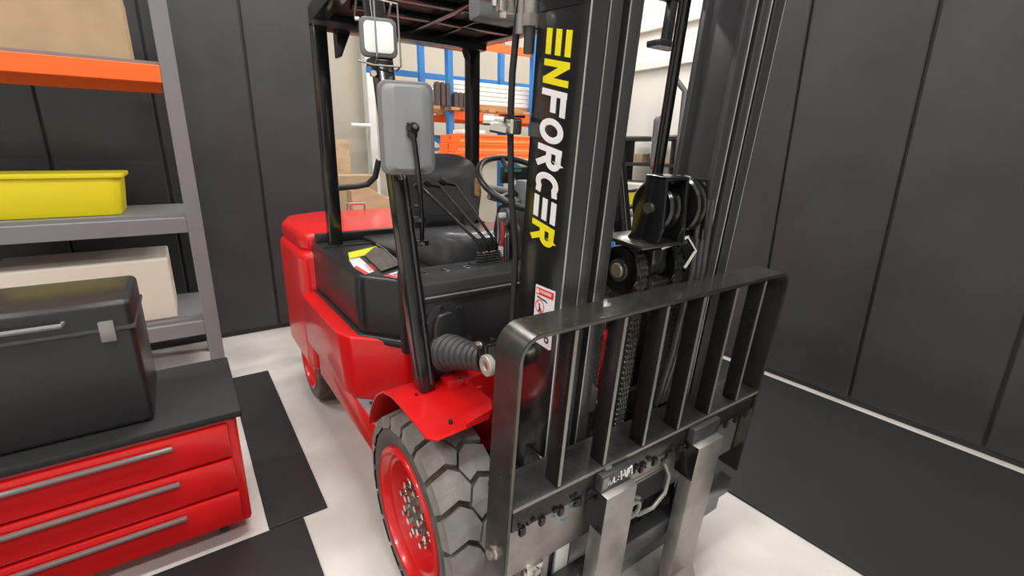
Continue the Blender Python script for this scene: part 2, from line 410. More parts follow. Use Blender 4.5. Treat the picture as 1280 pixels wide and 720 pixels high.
# moulded boot plate around the tilt cylinder on each side
for sx in (-1, 1):
    out = [(-.465, .80), (-.44, .77), (-.33, .775), (-.30, .81), (-.295, .90), (-.325, 1.0), (-.36, 1.035), (-.43, 1.03), (-.455, .99)]
    inn = [(-.445, .82), (-.43, .80), (-.34, .80), (-.325, .83), (-.32, .90), (-.345, .98), (-.37, 1.01), (-.42, 1.005), (-.435, .97)]
    b = B(); b.prism([(-sx*u, v) for u, v in out], YP(.052), YP(.062), .004, 2); bp = b.go('boot_plate', 'plastic', FK)
    b = B(); b.prism([(-sx*u, v) for u, v in inn], YP(.034), YP(.054), .009, 3); b.go('boot_bulge', 'plastic', bp)
    for u, v in ((-.455, .985), (-.40, 1.028), (-.335, 1.015), (-.30, .90), (-.455, .87), (-.44, .785)):
        b = B(); b.cyl((-sx*u, .052, v), (-sx*u, .046, v), .006, 8); b.go('plate_screw', 'chrome', bp)
    # tilt cylinder with bellows
    a = Vector((-sx*-.395, .045, .875)); e = Vector((-sx*-.372, -.185, .930)); d = (e-a).normalized()
    pts = [a, a+d*.006]; rs = [.075, .075]
    b = B(); b.tube([a-d*.0, a+d*.014], .070, 32); b.tube([a+d*.012, a+d*.022], .062, 32); b.go('boot_ring', 'plastic', FK)
    pts = []; rs = []; N = 8; Ln = (e-a).length-.02
    for i in range(N*4+1):
        u = i/(N*4); pts.append(a+d*(.018+u*Ln)); base = .060-.020*min(1, u*1.5); rs.append(base*(1.02 if i % 4 in (0, 1) else .86))
    b = B(); b.tube(pts, rs, 32); bel = b.go('cylinder_bellows', 'rubber', FK)
    b = B(); b.tube([a+d*.012, a+d*.022], [.064, .063], 32); cl = b.go('hose_clamp', 'edge', bel)
    b = B(); q = a+Vector((0, -.02, -.062)); b.box(q.x-.012, q.x+.012, q.y-.006, q.y+.006, q.z-.007, q.z+.007, .002); b.cyl(q+Vector((.01, 0, 0)), q+Vector((.03, 0, 0)), .004, 8); b.go('clamp_screw', 'chrome', bel)
    b = B(); b.cyl(e-d*.01, e+d*.035, .018, 16); b.go('cylinder_rod', 'chrome', FK)
    # clevis on the mast
    pc = Vector((-sx*-.395, -.215, .945))
    b = B(); b.lathe([(-.008, .015), (-.008, .027), (-.005, .030), (.008, .030), (.011, .027), (.011, .015)], Matrix.Translation(pc+Vector((sx*.026, -.043, .006))), 28, True); b.go('pin_boss', 'pale', FK)
    b = B()
    for dx in (-.017, .022): b.box(pc.x+dx-.005, pc.x+dx+.005, pc.y-.03, pc.y+.02, pc.z-.03, pc.z+.058, .004)
    b.box(pc.x-.02, pc.x+.055, pc.y-.045, pc.y-.02, pc.z-.03, pc.z+.058, .004); b.go('clevis', 'gloss', FK)
    b = B(); b.cyl(pc+Vector((sx*.030, -.043, .006)), pc+Vector((-sx*.03, -.043, .006)), .0155, 16); b.cyl(pc+Vector((sx*.02, .012, .045)), pc+Vector((sx*.032, .012, .045)), .012, 6); b.go('clevis_pin', 'chrome', FK)

# ---- overhead guard
guard_y = lambda z: .02+(z-.78)*.228
for sx in (-1, 1):
    x = sx*.48; b = B()
    for z0, z1 in ((.775, 2.06),):
        sec = [(-.026, -.030), (.026, -.030), (.026, .034), (-.026, .034)]
        b.prism(sec, lambda u, v: (x+u, guard_y(z0)+v, z0), lambda u, v: (x+u, guard_y(z1)+v, z1), .009, 3)
    fp = b.go('front_post', 'gloss', FK)
    b = B(); b.prism([(-.003, -.034), (.003, -.034), (.003, -.029), (-.003, -.029)], lambda u, v: (x+.010*sx*-1+u, guard_y(.80)+v, .80), lambda u, v: (x+.010*sx*-1+u, guard_y(1.45)+v, 1.45), .001, 1); b.go('post_seam', 'rail', fp)
    # rear post
    b = B(); b.prism([(-.03, -.035), (.03, -.035), (.03, .035), (-.03, .035)], lambda u, v: ((.35 if sx > 0 else -.43)+u, 1.16+v, 1.04), lambda u, v: ((.345 if sx > 0 else -.43)+u, 1.13+v, 2.03), .008, 2); b.go('rear_post', 'gloss', FK)
    b = B(); b.prism([(.30, 2.0), (.345, 1.90), (.36, 1.90), (.36, 2.02), (.30, 2.02)], lambda u, v: (sx*u, 1.10, v), lambda u, v: (sx*u, 1.16, v), .003); b.go('corner_plate', 'gloss', FK)
b = B(); b.prism([(-.35, 2.06), (-.42, 2.03), (-.51, 2.03), (-.51, 2.10), (.51, 2.10), (.51, 2.03), (.42, 2.03), (.35, 2.06)], YP(.26), YP(.34), .004); b.go('roof_front_beam', 'gloss', FK)
b = B(); b.box(-.46, .40, 1.07, 1.17, 2.005, 2.10, .01); b.go('roof_rear_beam', 'gloss', FK)
for sx in (-1, 1):
    b = B(); b.prism([(sx*.51, .28), (sx*.44, .28), (sx*(.33 if sx > 0 else .40), 1.12), (sx*(.40 if sx > 0 else .46), 1.14)], ZP(2.03), ZP(2.10), .006); b.go('roof_side_rail', 'gloss', FK)
for i in range(3):
    y = .40+i*.22; hw = .44-.10*(y-.3)/.8
    b = B(); b.box(-hw, hw, y-.018, y+.018, 2.035, 2.075, .006); b.go('roof_bar', 'gloss', FK)
b = B(); b.prism([(-.48, .30), (.48, .30), (.38, 1.12), (-.44, 1.12)], ZP(2.062), ZP(2.068)); b.go('roof_sheet', 'dull', FK)
b = B(); b.box(-.04, -.01, .34, 1.1, 2.03, 2.05, .004); b.box(.12, .14, .34, 1.1, 2.035, 2.05, .004); b.go('roof_stiffener', 'gloss', FK)
# lamp/hose bracket just behind the mast head
b = B(); b.box(-.30, -.165, -.02, .04, 1.853, 1.99, .008); hb = b.go('hose_bracket', 'chrt', FK, label='grey bracket box behind the mast head')
b = B(); b.box(-.302, -.262, -.0225, -.0195, 1.895, 1.97, .001); b.go('bracket_patch', 'redp', hb, label='dull red patch')
b = B(); b.box(-.258, -.195, -.0235, -.0205, 1.885, 1.96, .001); b.go('bracket_label', 'wht', hb, label='white label')

# ---- mirrors on arms
def mirror(cx, cy, cz, sx, w_, h_, ax, tilt=0, name='mirror'):
    T = Matrix.Translation((cx, cy, cz)) @ Matrix.Rotation(R_(tilt), 4, 'Z')
    def outline(s, z=1):  # bulging rounded rectangle
        pts = []
        for (px, pz) in rrect(-w_/2, w_/2, -h_/2, h_/2, .024, 6):
            bul = 1+.06*(1-(pz/(h_/2))**2); pts.append((px*bul*s, pz*(s if s == 1 else 1-(1-s)*w_/h_*1.0)))
        return pts
    b = B(); b.prism(outline(1), YP(-.006), YP(.014), .005, 3); sh = b.go(name, 'greyd', FK, T=T)
    def ol2(): return [(x*.60*(1-.10*abs(z)/(h_/2)), z*.86) for x, z in outline(1)]
    b = B(); o1 = [(x*.86, z*.93) for x, z in outline(1)]; o2 = ol2(); n = len(o1)
    vs = [(x, -.0065, z) for x, z in o1]+[(x, -.020, z) for x, z in o2]
    fs = [(i, (i+1) % n, n+(i+1) % n, n+i) for i in range(n)]+[tuple(range(n, 2*n))]
    b._add(vs, fs); b.go('mirror_back', 'grey', sh, T=T)
    b = B(); b.prism(outline(.9), YP(.0142), YP(.0155)); b.go('mirror_glass', 'glass', sh, T=T)
    return sh
mr = mirror(-.480, .075, 1.560, -1, .150, .252, 0, tilt=-14)
b = B(); arm = [(-.430, .118, 1.22), (-.436, .095, 1.30), (-.452, .065, 1.38), (-.468, .040, 1.46), (-.478, .040, 1.555), (-.478, .046, 1.572)]
b.tube(arm, .0075, 12); am = b.go('mirror_arm', 'gloss', FK)
b = B(); b.cyl((-.478, .025, 1.562), (-.478, .058, 1.562), .0135, 20); b.box(-.492, -.464, .036, .056, 1.535, 1.578, .006); b.go('arm_mount', 'gloss', am)
b = B(); b.cyl((-.478, .020, 1.566), (-.478, .027, 1.566), .007, 12); b.go('mount_bolt', 'chrome', am)
b = B()
for z in (1.23, 1.30):
    y = guard_y(z)-.03; b.box(-.462, -.424, y-.018, y+.02, z-.008, z+.008, .003)
b.go('arm_clamp', 'gloss', am)
for z in (1.23, 1.30, 1.34):
    y = guard_y(z)-.045; b = B(); b.cyl((-.447, y+.014, z), (-.447, y-.012, z), .006, 6); b.go('clamp_bolt', 'chrome', am, smooth=False)
mr2 = mirror(.655, .12, 1.545, 1, .07, .22, 0, tilt=20)
b = B(); b.tube([(.50, .14, 1.25), (.66, .06, 1.28), (.705, .05, 1.36), (.72, .06, 1.75), (.70, .10, 1.80)], .012, 12); b.go('mirror_arm', 'greyd', FK)

# ---- head lamps with wire guards
def headlamp(cx, cy, cz, tilt):
    T = Matrix.Translation((cx, cy, cz)) @ Matrix.Rotation(R_(tilt), 4, 'Z')
    b = B(); b.prism(rrect(-.052, .052, -.052, .052, .018, 5), YP(-.012), YP(.010), .004, 3)
    b.prism(rrect(-.048, .048, -.048, .048, .016, 5), lambda u, v: (u, .010, v), lambda u, v: (u*.8, .045, v*.8), .003, 2)
    h = b.go('headlamp', 'greyd', FK, T=T)
    b = B(); b.prism(rrect(-.041, .041, -.041, .041, .013, 5), YP(-.016), YP(-.010), .002, 2); b.go('lamp_lens', 'lens', h, T=T)
    for pz in (-.02, .02):
        b = B(); b.lathe([(-.018, .0), (-.0175, .011), (-.016, .012)], T @ Matrix.Translation((.014, 0, pz)) @ Matrix.Rotation(R_(90), 4, 'Z') @ Matrix.Diagonal((-1, 1, 1, 1)), 16); b.go('lamp_chip', 'lens', h)
    b = B()
    for x in (-.012,):
        b.tube([(x, .02, .098), (x, -.035, .095), (x, -.04, -.055), (x, .0, -.07)], .0028, 8)
    b.tube([(-.058, .03, .06), (-.058, -.03, .085), (-.045, -.035, .095), (.052, -.035, .085), (.055, -.035, -.075), (.052, .02, -.08)], .0028, 8)
    b.tube([(-.058, .02, -.06), (-.02, -.02, -.075), (.05, -.02, -.075)], .0028, 8)
    b.tube([(.035, -.03, .085), (.035, .03, .06)], .0028, 8); b.go('wire_guard', 'edge', h, T=T)
    b = B(); b.box(-.035, .035, -.005, .03, -.075, -.055, .003); b.prism([(-.02, -.075), (.02, -.075), (.045, -.17), (.02, -.17)], YP(0), YP(.012), .002); b.go('lamp_bracket', 'gloss', h, T=T)
    b = B(); b.cyl((-.02, -.008, -.095), (-.02, .02, -.095), .009, 6); b.go('bracket_bolt', 'chrome', h, T=T)
    b = B(); b.cyl((-.062, 0, .045), (-.050, 0, .045), .006, 10); b.go('pivot_screw', 'chrome', h, T=T)
    b = B(); b.tube([(0, .05, -.02), (.03, .06, -.07), (.035, .03, -.13), (.02, .05, -.2)], .005, 8); b.go('lamp_cable', 'dull', h, T=T)
headlamp(-.497, .215, 1.812, -12)
b = B(); b.prism([(.565, 1.905), (.70, 1.905), (.70, 1.93), (.565, 1.93)], YP(.08), YP(.15), .006); b.prism([(.62, 1.92), (.66, 1.92), (.68, 2.10), (.64, 2.10)], YP(.10), YP(.13), .004); b.box(.48, .68, .10, .13, 2.07, 2.10, .004); b.prism([(.48, .10), (.51, .10), (.51, .28), (.48, .28)], ZP(2.07), ZP(2.10)); b.go('lamp_bracket', 'plastic', FK)

# ---- seat
b = B()
cu = bmesh.new(); bmesh.ops.create_cube(cu, size=1)
bmesh.ops.subdivide_edges(cu, edges=cu.edges[:], cuts=6, use_grid_fill=True)
for v in cu.verts:
    x, y, z = v.co*2
    r = (abs(x)**4+abs(y)**4+abs(z)**4)**.25; k = 1/max(r, 1e-6)*max(abs(x), abs(y), abs(z)); x, y, z = x*k, y*k, z*k
    side = .018*max(0, abs(x)-.55)*2 if z > 0 else 0
    v.co = (x*.25+.015, .60+y*.25, 1.10+z*.088+side-(.02*y if z > 0 else 0)-.01*(1-x*x)*(z > 0))
b._merge(cu); seat = b.go('seat', 'vinyl', FK)
b = B(); b.box(-.18, .18, .46, .86, 1.02, 1.05, .01); b.box(-.2, -.17, .45, .86, .99, 1.035, .006); b.box(.17, .2, .45, .86, .99, 1.035, .006); b.go('seat_rail', 'dull', seat)
bk = bmesh.new(); NX, NZ = 14, 14; g_ = []
def backp(u, v, side):
    # u,v in -1..1 ; outline wide at the middle, rounded top
    hw = .218-.03*max(0, v)**2-.055*max(0, -v)
    a = max(-1, min(1, u)); vz = v
    # superellipse squeeze
    k = 1/(max(1e-6, (abs(a)**5+abs(vz)**5)**.2))*max(abs(a), abs(vz)) if (a or vz) else 1
    a *= k; vz *= k
    x = a*hw; z = 1.305+vz*.185
    y = .82+(z-1.12)*.22
    dep = .045*(1-abs(a)**4)*(1-abs(vz)**4)
    wing = .06*abs(a)**3
    groove = -.008 if abs(abs(a)-.62) < .06 and vz < .6 else 0
    return (x, y-wing-(dep+groove)+.03 if side == 0 else y+.045+dep*.4-wing*.6, z)
for side in (0, 1):
    g = [[bk.verts.new(backp(-1+2*i/NX, -1+2*j/NZ, side)) for j in range(NZ+1)] for i in range(NX+1)]; g_.append(g)
    for i in range(NX):
        for j in range(NZ): bk.faces.new([g[i][j], g[i+1][j], g[i+1][j+1], g[i][j+1]])
A, C = g_
per = [(i, 0) for i in range(NX)]+[(NX, j) for j in range(NZ)]+[(i, NZ) for i in range(NX, 0, -1)]+[(0, j) for j in range(NZ, 0, -1)]
for k in range(len(per)):
    i, j = per[k]; i2, j2 = per[(k+1) % len(per)]; bk.faces.new([A[i][j], A[i2][j2], C[i2][j2], C[i][j]])
b = B(); b._merge(bk); sb = b.go('seat_back', 'vinyl', FK)
b = B(); b.box(-.11, .11, .757, .775, 1.215, 1.22, .002); b.go('stitch_line', 'dull', sb)
b = B(); b.prism(rrect(.158, .178, 1.29, 1.38, .010, 4), YP(.772), YP(.80), .003); b.go('back_slot', 'wood', sb, label='open slot in the seat back wing')
b = B(); b.box(.262, .285, .55, .8, 1.05, 1.10, .01); b.tube([(.274, .7, 1.09), (.274, .68, 1.16)], .012, 10); b.go('belt_buckle', 'dull', seat)
# hip restraint / grab bar at the right of the seat
b = B(); b.tube([(-.42, 1.06, 1.33), (-.34, 1.05, 1.335), (-.29, 1.03, 1.345), (-.262, 1.0, 1.38), (-.25, .97, 1.46)], .014, 12); b.go('grab_bar', 'plastic', FK)

# ---- hydraulic levers with knobs and bellows boots
for k, (bx, tp, kn) in enumerate([(-.165, (-.324, .32, 1.368), (-.35, .32, 1.38)), (-.130, (-.262, .32, 1.375), (-.314, .32, 1.392)), (-.096, (-.200, .32, 1.379), (-.255, .32, 1.396))]):
    b = B(); b.tube([(bx, .2, 1.10), (bx, .2, 1.165), (bx-.002, .2, 1.18), (bx-.008, .206, 1.19), tp, (tp[0]-.006, tp[1], tp[2]+.004), (kn[0]+.01, kn[1], kn[2]-.004)], .0055, 10)
    lv = b.go('control_lever', 'gloss', FK)
    b = B(); b.tube([(kn[0]+.014, kn[1], kn[2]-.008), (kn[0]+.004, kn[1], kn[2]), (kn[0]-.008, kn[1], kn[2]+.010)], [.008, .013, .011], 14); b.go('lever_knob', 'dull', lv)
    pts = []; rs = []
    for i in range(21): pts.append((bx, .2, 1.105+.045*i/20)); rs.append((.021-.008*i/20)*(1+.2*math.cos(i*math.pi/2)))
    b = B(); b.tube(pts, rs, 18); b.go('lever_boot', 'rubber', lv)
b = B(); b.box(-.20, -.06, .165, .235, 1.10, 1.112, .004); b.go('lever_base', 'dull', FK)

# ---- steering column and wheel
SC = Vector((.062, .27, 1.388)); SN = Matrix.Rotation(R_(-32), 4, 'X')
ST = Matrix.Translation(SC) @ SN.inverted()
b = B(); ring = [(.172*math.cos(2*math.pi*i/48), .172*math.sin(2*math.pi*i/48), 0) for i in range(49)]
b.tube(ring, .0125, 12, False); sw = b.go('steering_wheel', 'plastic', FK, T=ST)
b = B()
for a in (90, 210, 330):
    c, s_ = math.cos(R_(a)), math.sin(R_(a)); b.tube([(.03*c, .03*s_, -.03), (.09*c, .09*s_, -.015), (.168*c, .168*s_, 0)], [.012, .009, .009], 10)
b.go('wheel_spoke', 'plastic', sw, T=ST)
b = B(); b.lathe([(-.045, .0), (-.045, .04), (-.02, .045), (-.012, .035), (-.008, 0)], ST @ Matrix.Rotation(R_(-90), 4, 'Y'), 28); b.go('horn_pad', 'plastic', sw)
b = B(); b.prism([(.16, 1.09), (.33, 1.09), (.36, 1.20), (.33, 1.30), (.24, 1.33), (.18, 1.22)], XP(-.015), XP(.18), .012, 3); sc = b.go('steering_column', 'plastic', FK)
b = B(); b.tube([(.03, .27, 1.35), (-.05, .27, 1.365), (-.10, .27, 1.375)], [.012, .015, .012], 12); b.go('direction_stalk', 'greyd', sc)
b = B(); b.tube([(.03, .25, 1.32), (-.05, .25, 1.335), (-.10, .25, 1.345)], [.012, .016, .013], 12); b.go('lamp_stalk', 'greyd', sc)
b = B(); b.lathe([(0, 0), (0, .035), (-.02, .035), (-.02, .03), (-.018, 0)], Matrix.Translation((-.015, .25, 1.265)), 24); b.go('gauge', 'greyd', sc)
b = B(); b.prism([(.10, 1.12), (.17, 1.12), (.22, 1.40), (.15, 1.40)], lambda u, v: (.035, u+.06, v), lambda u, v: (.20, u+.06, v), .008, 2); b.go('column_cover', 'greyd', sc)
b = B(); b.box(.03, .19, .36, .38, 1.38, 1.445, .01); dp = b.go('display', 'plastic', sc)
b = B(); b.box(.04, .12, .356, .3605, 1.425, 1.437); b.go('screen', 'screen', FK)
b = B()
for k in range(5):
    x = -.065+k*.012; b.tube([(x, .24, 1.10), (x-.01, .23, 1.16+.01*k), (x+.008, .25, 1.22), (x+.01, .26, 1.28)], .0035, 6)
b.go('cable_bundle', 'edge', FK)
b = B(); b.tube([(-.055, .225, 1.10), (-.06, .22, 1.17), (-.05, .23, 1.25)], .005, 8); b.go('red_cable', 'redp', FK)
b = B(); b.box(-.075, -.055, .215, .235, 1.12, 1.16, .004); b.box(-.065, -.04, .22, .24, 1.265, 1.285, .004); b.go('cable_tag', 'wht', FK)

# ================================================================ MAST (tilted)
def part(b, name, m, parent=None, **k): return b.go(name, m, parent or FK, T=MT, **k)
def channel(xw, sx, yf, yb, fl, z0, z1, tw=.012, tf=.018):
    """C or I section: web at xw (outer face), flanges running inwards"""
    s = -sx
    pl = [(0, yf), (s*fl, yf), (s*fl, yf+tf), (s*tw, yf+tf), (s*tw, yb-tf), (s*fl, yb-tf), (s*fl, yb), (0, yb)]
    b = B(); b.prism(pl, lambda u, v: (xw+u, v, z0), lambda u, v: (xw+u, v, z1), .0022, 2); return b
for sx in (-1, 1):
    oc = part(channel(sx*.335, sx, -.381, -.211, .046, .08, 2.16), 'outer_mast_rail', 'gloss')
    mc = part(channel(sx*.282, sx, -.377, -.225, .036, .10, 2.15), 'middle_mast_rail', 'rail')
    ic = part(channel(sx*.223, sx, -.374, -.24, .040, .12, 2.14), 'inner_mast_rail', 'rail')
    # front face strip of the outer rail: reflected grey sheen put into the colour
    part(B().box(sx*.333, sx*.290, -.3825, -.379, .08, 2.16, .0008, 1), 'flange_face', 'rail', oc)
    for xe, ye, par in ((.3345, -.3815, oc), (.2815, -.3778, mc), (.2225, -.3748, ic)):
        part(B().box(sx*xe-.0014, sx*xe+.0014, ye-.0008, ye+.0030, .12, 2.14, .0006, 1), 'worn_edge_highlight', 'bright', par)  # worn rail corners, their bright highlight painted as pale strips
    if sx == -1:
        part(B().box(-.3375, -.3345, -.376, -.216, 1.80, 2.14, .001, 1), 'mast_head_plate', 'gloss', oc)
        b = B()
        for i in range(3): b.box(-.339, -.337, -.35+.0*i, -.22, 1.83+.012*i, 1.835+.012*i)
        part(b, 'head_plate_rib', 'rail', oc)
# cross members behind
b = B(); b.box(-.335, .335, -.215, -.18, 1.95, 2.12, .004); b.box(-.335, .335, -.215, -.18, .22, .40, .004); part(b, 'mast_cross_member', 'gloss')
for z0, z1 in ((1.98, 2.10), (.30, .42), (.62, .72)):
    b = B(); b.box(-.28, .28, -.243, -.222, z0, z1, .004); part(b, 'mast_cross_member', 'rail')
part(B().box(.185, .275, -.19, -.178, .45, 1.15, .003), 'dark_gap_plate', 'dull')  # added dark plate, closes off the bright view through the gap
# lettering
def glyphs():
    W = .80; o = .12
    G = {}
    G['E'] = [[(0, o), (W, o)], [(0, .5), (W, .5)], [(0, 1-o), (W, 1-o)]]
    G['N'] = [[(o, 0), (o, 1)], [(o+.02, .90), (W-o-.02, .10)], [(W-o, 0), (W-o, 1)]]
    G['F'] = [[(o, 0), (o, 1)], [(o, 1-o), (W+.02, 1-o)], [(o, .5), (W-.06, .5)]]
    a = arc(W/2+.02, .5, W/2-o+.03, .5-o, 0, 360, 24); a[-1] = a[0]; G['O'] = [a]
    G['R'] = [[(o, 0), (o, 1)], [(o, 1-o), (W-.30, 1-o)]+arc(W-.30, .68, .19, .20, 90, -90, 10)+[(o, .48)], [(W-.38, .45), (W-.08, 0)]]
    G['C'] = [[(W-.02, 1-o-.02)]+arc(W/2, .5, W/2-o+.01, .5-o, 60, 300, 18)+[(W-.02, o+.02)]]
    return G
G = glyphs(); ht = .086; zt_, zb_ = 1.768, 1.300; step_ = (zt_-zb_)/8; sc_ = step_*.86/.80
for i, ch in enumerate('ENFORCER'):
    z0 = zt_-i*step_
    f = lambda u, v, h: (-.3352-h, -.2485-v*ht, z0-(u*sc_+ (v-.0)*.013))
    b = B()
    # strokes in anisotropic cell: scale to keep stroke width even
    b.strokes(G[ch], .21, f, .0012)
    part(b, 'letter', 'yel' if i in (0, 1, 7) else 'wht', oc0 if False else [o for o in FK.children if o.name.startswith('outer_mast_rail')][0], smooth=False, label=('yellow' if i in (0, 1, 7) else 'white')+' letter '+ch)
OM = [o for o in FK.children if o.name.startswith('outer_mast_rail')][0]
# warning sticker
def onx(pts, h0=.0, h1=.001): return pts
b = B(); b.prism([(-.283, 1.197), (-.358, 1.202), (-.362, 1.05), (-.355, 1.046), (-.286, 1.046)], XP(-.3352), XP(-.3362)); wsk = part(b, 'warning_sticker', 'wht', OM, smooth=False, label='white warning sticker with red header')
b = B(); b.prism([(-.287, 1.192), (-.354, 1.196), (-.354, 1.178), (-.287, 1.174)], XP(-.3362), XP(-.3367)); part(b, 'sticker_header', 'redp', OM, smooth=False)
b = B(); c_ = arc(-.305, 1.145, .0165, .0165, 0, 360, 20); c_[-1] = c_[0]; b.strokes([c_, [(-.293, 1.157), (-.317, 1.133)]], .0028, lambda u, v, h: (-.3362-h, u, v), .0004); part(b, 'sticker_symbol', 'redp', OM, smooth=False)
b = B(); b.strokes([[(-.292, 1.168), (-.325, 1.166), (-.332, 1.163)], [(-.303, 1.152), (-.305, 1.140), (-.301, 1.130)], [(-.303, 1.143), (-.31, 1.132)], arc(-.342, 1.068, .007, .007, 0, 350, 12), [(-.32, 1.09), (-.337, 1.075)]], .004, lambda u, v, h: (-.3362-h, u, v), .0005); part(b, 'sticker_figure', 'blk', OM, smooth=False)
# header lettering, too small to read
b = B(); b.strokes([[(-.302-.006*i, 1.181+.0004*i), (-.302-.006*i, 1.1885+.0004*i)] for i in range(8)]+[[(-.291, 1.180), (-.294, 1.188), (-.297, 1.180), (-.291, 1.180)]], .0022, lambda u, v, h: (-.3367-h, u, v), .0003); part(b, 'sticker_print', 'wht', OM, smooth=False)

# hoses and fittings behind the mast's left rail
b = B(); b.tube([(-.350, -.17, 1.86), (-.350, -.155, 1.78), (-.352, -.15, 1.68), (-.350, -.15, 1.57), (-.345, -.165, 1.40), (-.338, -.19, 1.26), (-.335, -.195, .95)], .0082, 12); hs = part(b, 'hydraulic_hose', 'dull')
b = B(); b.tube([(-.350, -.17, 1.76), (-.350, -.17, 1.80)], .0115, 12); b.tube([(-.350, -.17, 1.80), (-.350, -.172, 1.90)], .009, 12); part(b, 'hose_collar', 'edge', hs)
b = B(); b.tube([(-.338, -.19, 1.72), (-.338, -.19, 1.78)], .0125, 14); h2 = part(b, 'hydraulic_hose', 'rubber')
b = B(); b.tube([(-.338, -.19, 1.775), (-.338, -.19, 1.80)], .0185, 6); b.tube([(-.338, -.19, 1.80), (-.338, -.19, 1.83)], .0165, 20); b.tube([(-.338, -.19, 1.834), (-.338, -.19, 1.95)], .0165, 20); part(b, 'hose_fitting', 'steel', h2)
b = B(); b.box(-.40, -.36, -.16, -.14, 1.80, 1.83, .003); b.box(-.385, -.345, -.165, -.12, 1.835, 1.86, .003); b.cyl((-.385, -.15, 1.79), (-.385, -.15, 1.85), .008, 6); part(b, 'hose_valve', 'chrome')
b = B(); b.box(-.37, -.338, -.185, -.145, 1.545, 1.582, .005); b.cyl((-.37, -.15, 1.575), (-.405, -.13, 1.575), .010, 12); b.cyl((-.37, -.165, 1.555), (-.40, -.14, 1.56), .013, 6); b.cyl((-.41, -.125, 1.575), (-.39, -.14, 1.575), .014, 10)
part(b, 'hose_connector', 'chrome', smooth=False)
b = B(); b.box(-.375, -.335, -.19, -.135, 1.583, 1.588, .001); part(b, 'connector_plate', 'gloss')

# ---- sprockets, chains, pulley bracket in the mast
def chain(name, pts, wd, x):
    """leaf chain: plates and pins along a path in the yz plane, one joined part"""
    b = B(); pit = .0175
    P = [Vector(p) for p in pts]; seg = []; 
    L = [0]
    for i in range(1, len(P)): L.append(L[-1]+(P[i]-P[i-1]).length)
    def at(s):
        for i in range(1, len(P)):
            if s <= L[i]: return P[i-1].lerp(P[i], (s-L[i-1])/(L[i]-L[i-1]))
        return P[-1]
    n = int(L[-1]/pit)
    for i in range(n):
        a = at(i*pit); c = at((i+1)*pit); d = (c-a).normalized(); q = Vector((-d.y, d.x))
        cols = (-1, -.33, .33, 1) if i % 2 else (-.66, 0, .66)
        for cx in cols:
            x0 = x+cx*wd/2-.0012
            pl = []
            for (u, v) in ((-.006, 0), (-.003, .0075), (.004, .0062), (pit/2, .0048), (pit-.004, .0062), (pit+.003, .0075), (pit+.006, 0), (pit+.003, -.0075), (pit-.004, -.0062), (pit/2, -.0048), (.004, -.0062), (-.003, -.0075)):
                pl.append(a+d*u+q*v)
            b.prism([tuple(v) for v in pl], XP(x0), XP(x0+.0026))
        b.tube([(x-wd/2-.004, a.x, a.y), (x+wd/2+.004, a.x, a.y)], .0034, 8)
    o = part(b, name, 'chainm', kind='stuff', smooth=False); return o
M['chainm'] = mat('chain_steel', (.38, .37, .35), .28, .9, .5)
for xc in (-.042, .115):
    C0 = (-.305, 1.205); r = .062
    pts = [(C0[0]-r, .70), (C0[0]-r, C0[1])]+[(C0[0]+r*math.cos(a), C0[1]+r*math.sin(a)) for a in [math.pi*(1-i/12) for i in range(1, 12)]]+[(C0[0]+r, C0[1]), (C0[0]+r, .55)]
    b = B(); T = Matrix.Translation((xc, C0[0], C0[1]))
    b.lathe([(-.024, .0), (-.024, .018), (-.020, .020), (-.020, .046), (-.025, .048), (-.025, .066), (-.018, .068), (-.015, .056), (.015, .056), (.018, .068), (.025, .066), (.025, 0)], T, 40)
    sp = part(b, 'chain_wheel', 'gloss')
    b = B(); b.lathe([(-.036, 0), (-.036, .018), (-.033, .021), (-.02, .021)], T, 24); part(b, 'wheel_pin', 'brass', sp)
    b = B(); b.lathe([(-.030, .022), (-.030, .030), (-.027, .032), (-.022, .032)], T, 24); part(b, 'pin_washer', 'rail', sp)
    chain('lift_chain', pts, .030, xc)
# pulley side plates and base above the chain wheels
for xc in (-.05, .03):
    b = B(); b.prism([(-.335, 1.464), (-.401, 1.468), (-.414, 1.34), (-.405, 1.305), (-.30, 1.295), (-.313, 1.313), (-.312, 1.36), (-.317, 1.389), (-.335, 1.42)], XP(xc), XP(xc+.008), .002, 2); pp = part(b, 'pulley_side_plate', 'gloss')
    b = B(); b.cyl((xc-.006, -.361, 1.386), (xc, -.361, 1.386), .014, 16); part(b, 'plate_bolt', 'chrome', pp)
b = B(); b.box(-.05, .036, -.403, -.335, 1.460, 1.468, .002); part(b, 'pulley_top_plate', 'gloss')
b = B(); b.box(-.10, .16, -.40, -.25, 1.288, 1.298, .002); part(b, 'pulley_base_plate', 'bar')
b = B(); T = Matrix.Translation((-.005, -.345, 1.385)); b.lathe([(-.02, .02), (-.02, .062), (-.014, .068), (-.008, .055), (.008, .055), (.014, .068), (.02, .062), (.02, .02)], T, 36, True)
b.lathe([(.075, .02), (.075, .075), (.081, .08), (.087, .066), (.099, .066), (.105, .08), (.111, .075), (.111, .02)], T, 36, True); hp_ = part(b, 'hose_pulley', 'gloss')
b = B()
for xx in (.036, .124):
    b.prism([(-.34, 1.46), (-.40, 1.46), (-.42, 1.30), (-.30, 1.30)], XP(xx), XP(xx+.006), .002)
part(b, 'pulley_side_plate', 'gloss')
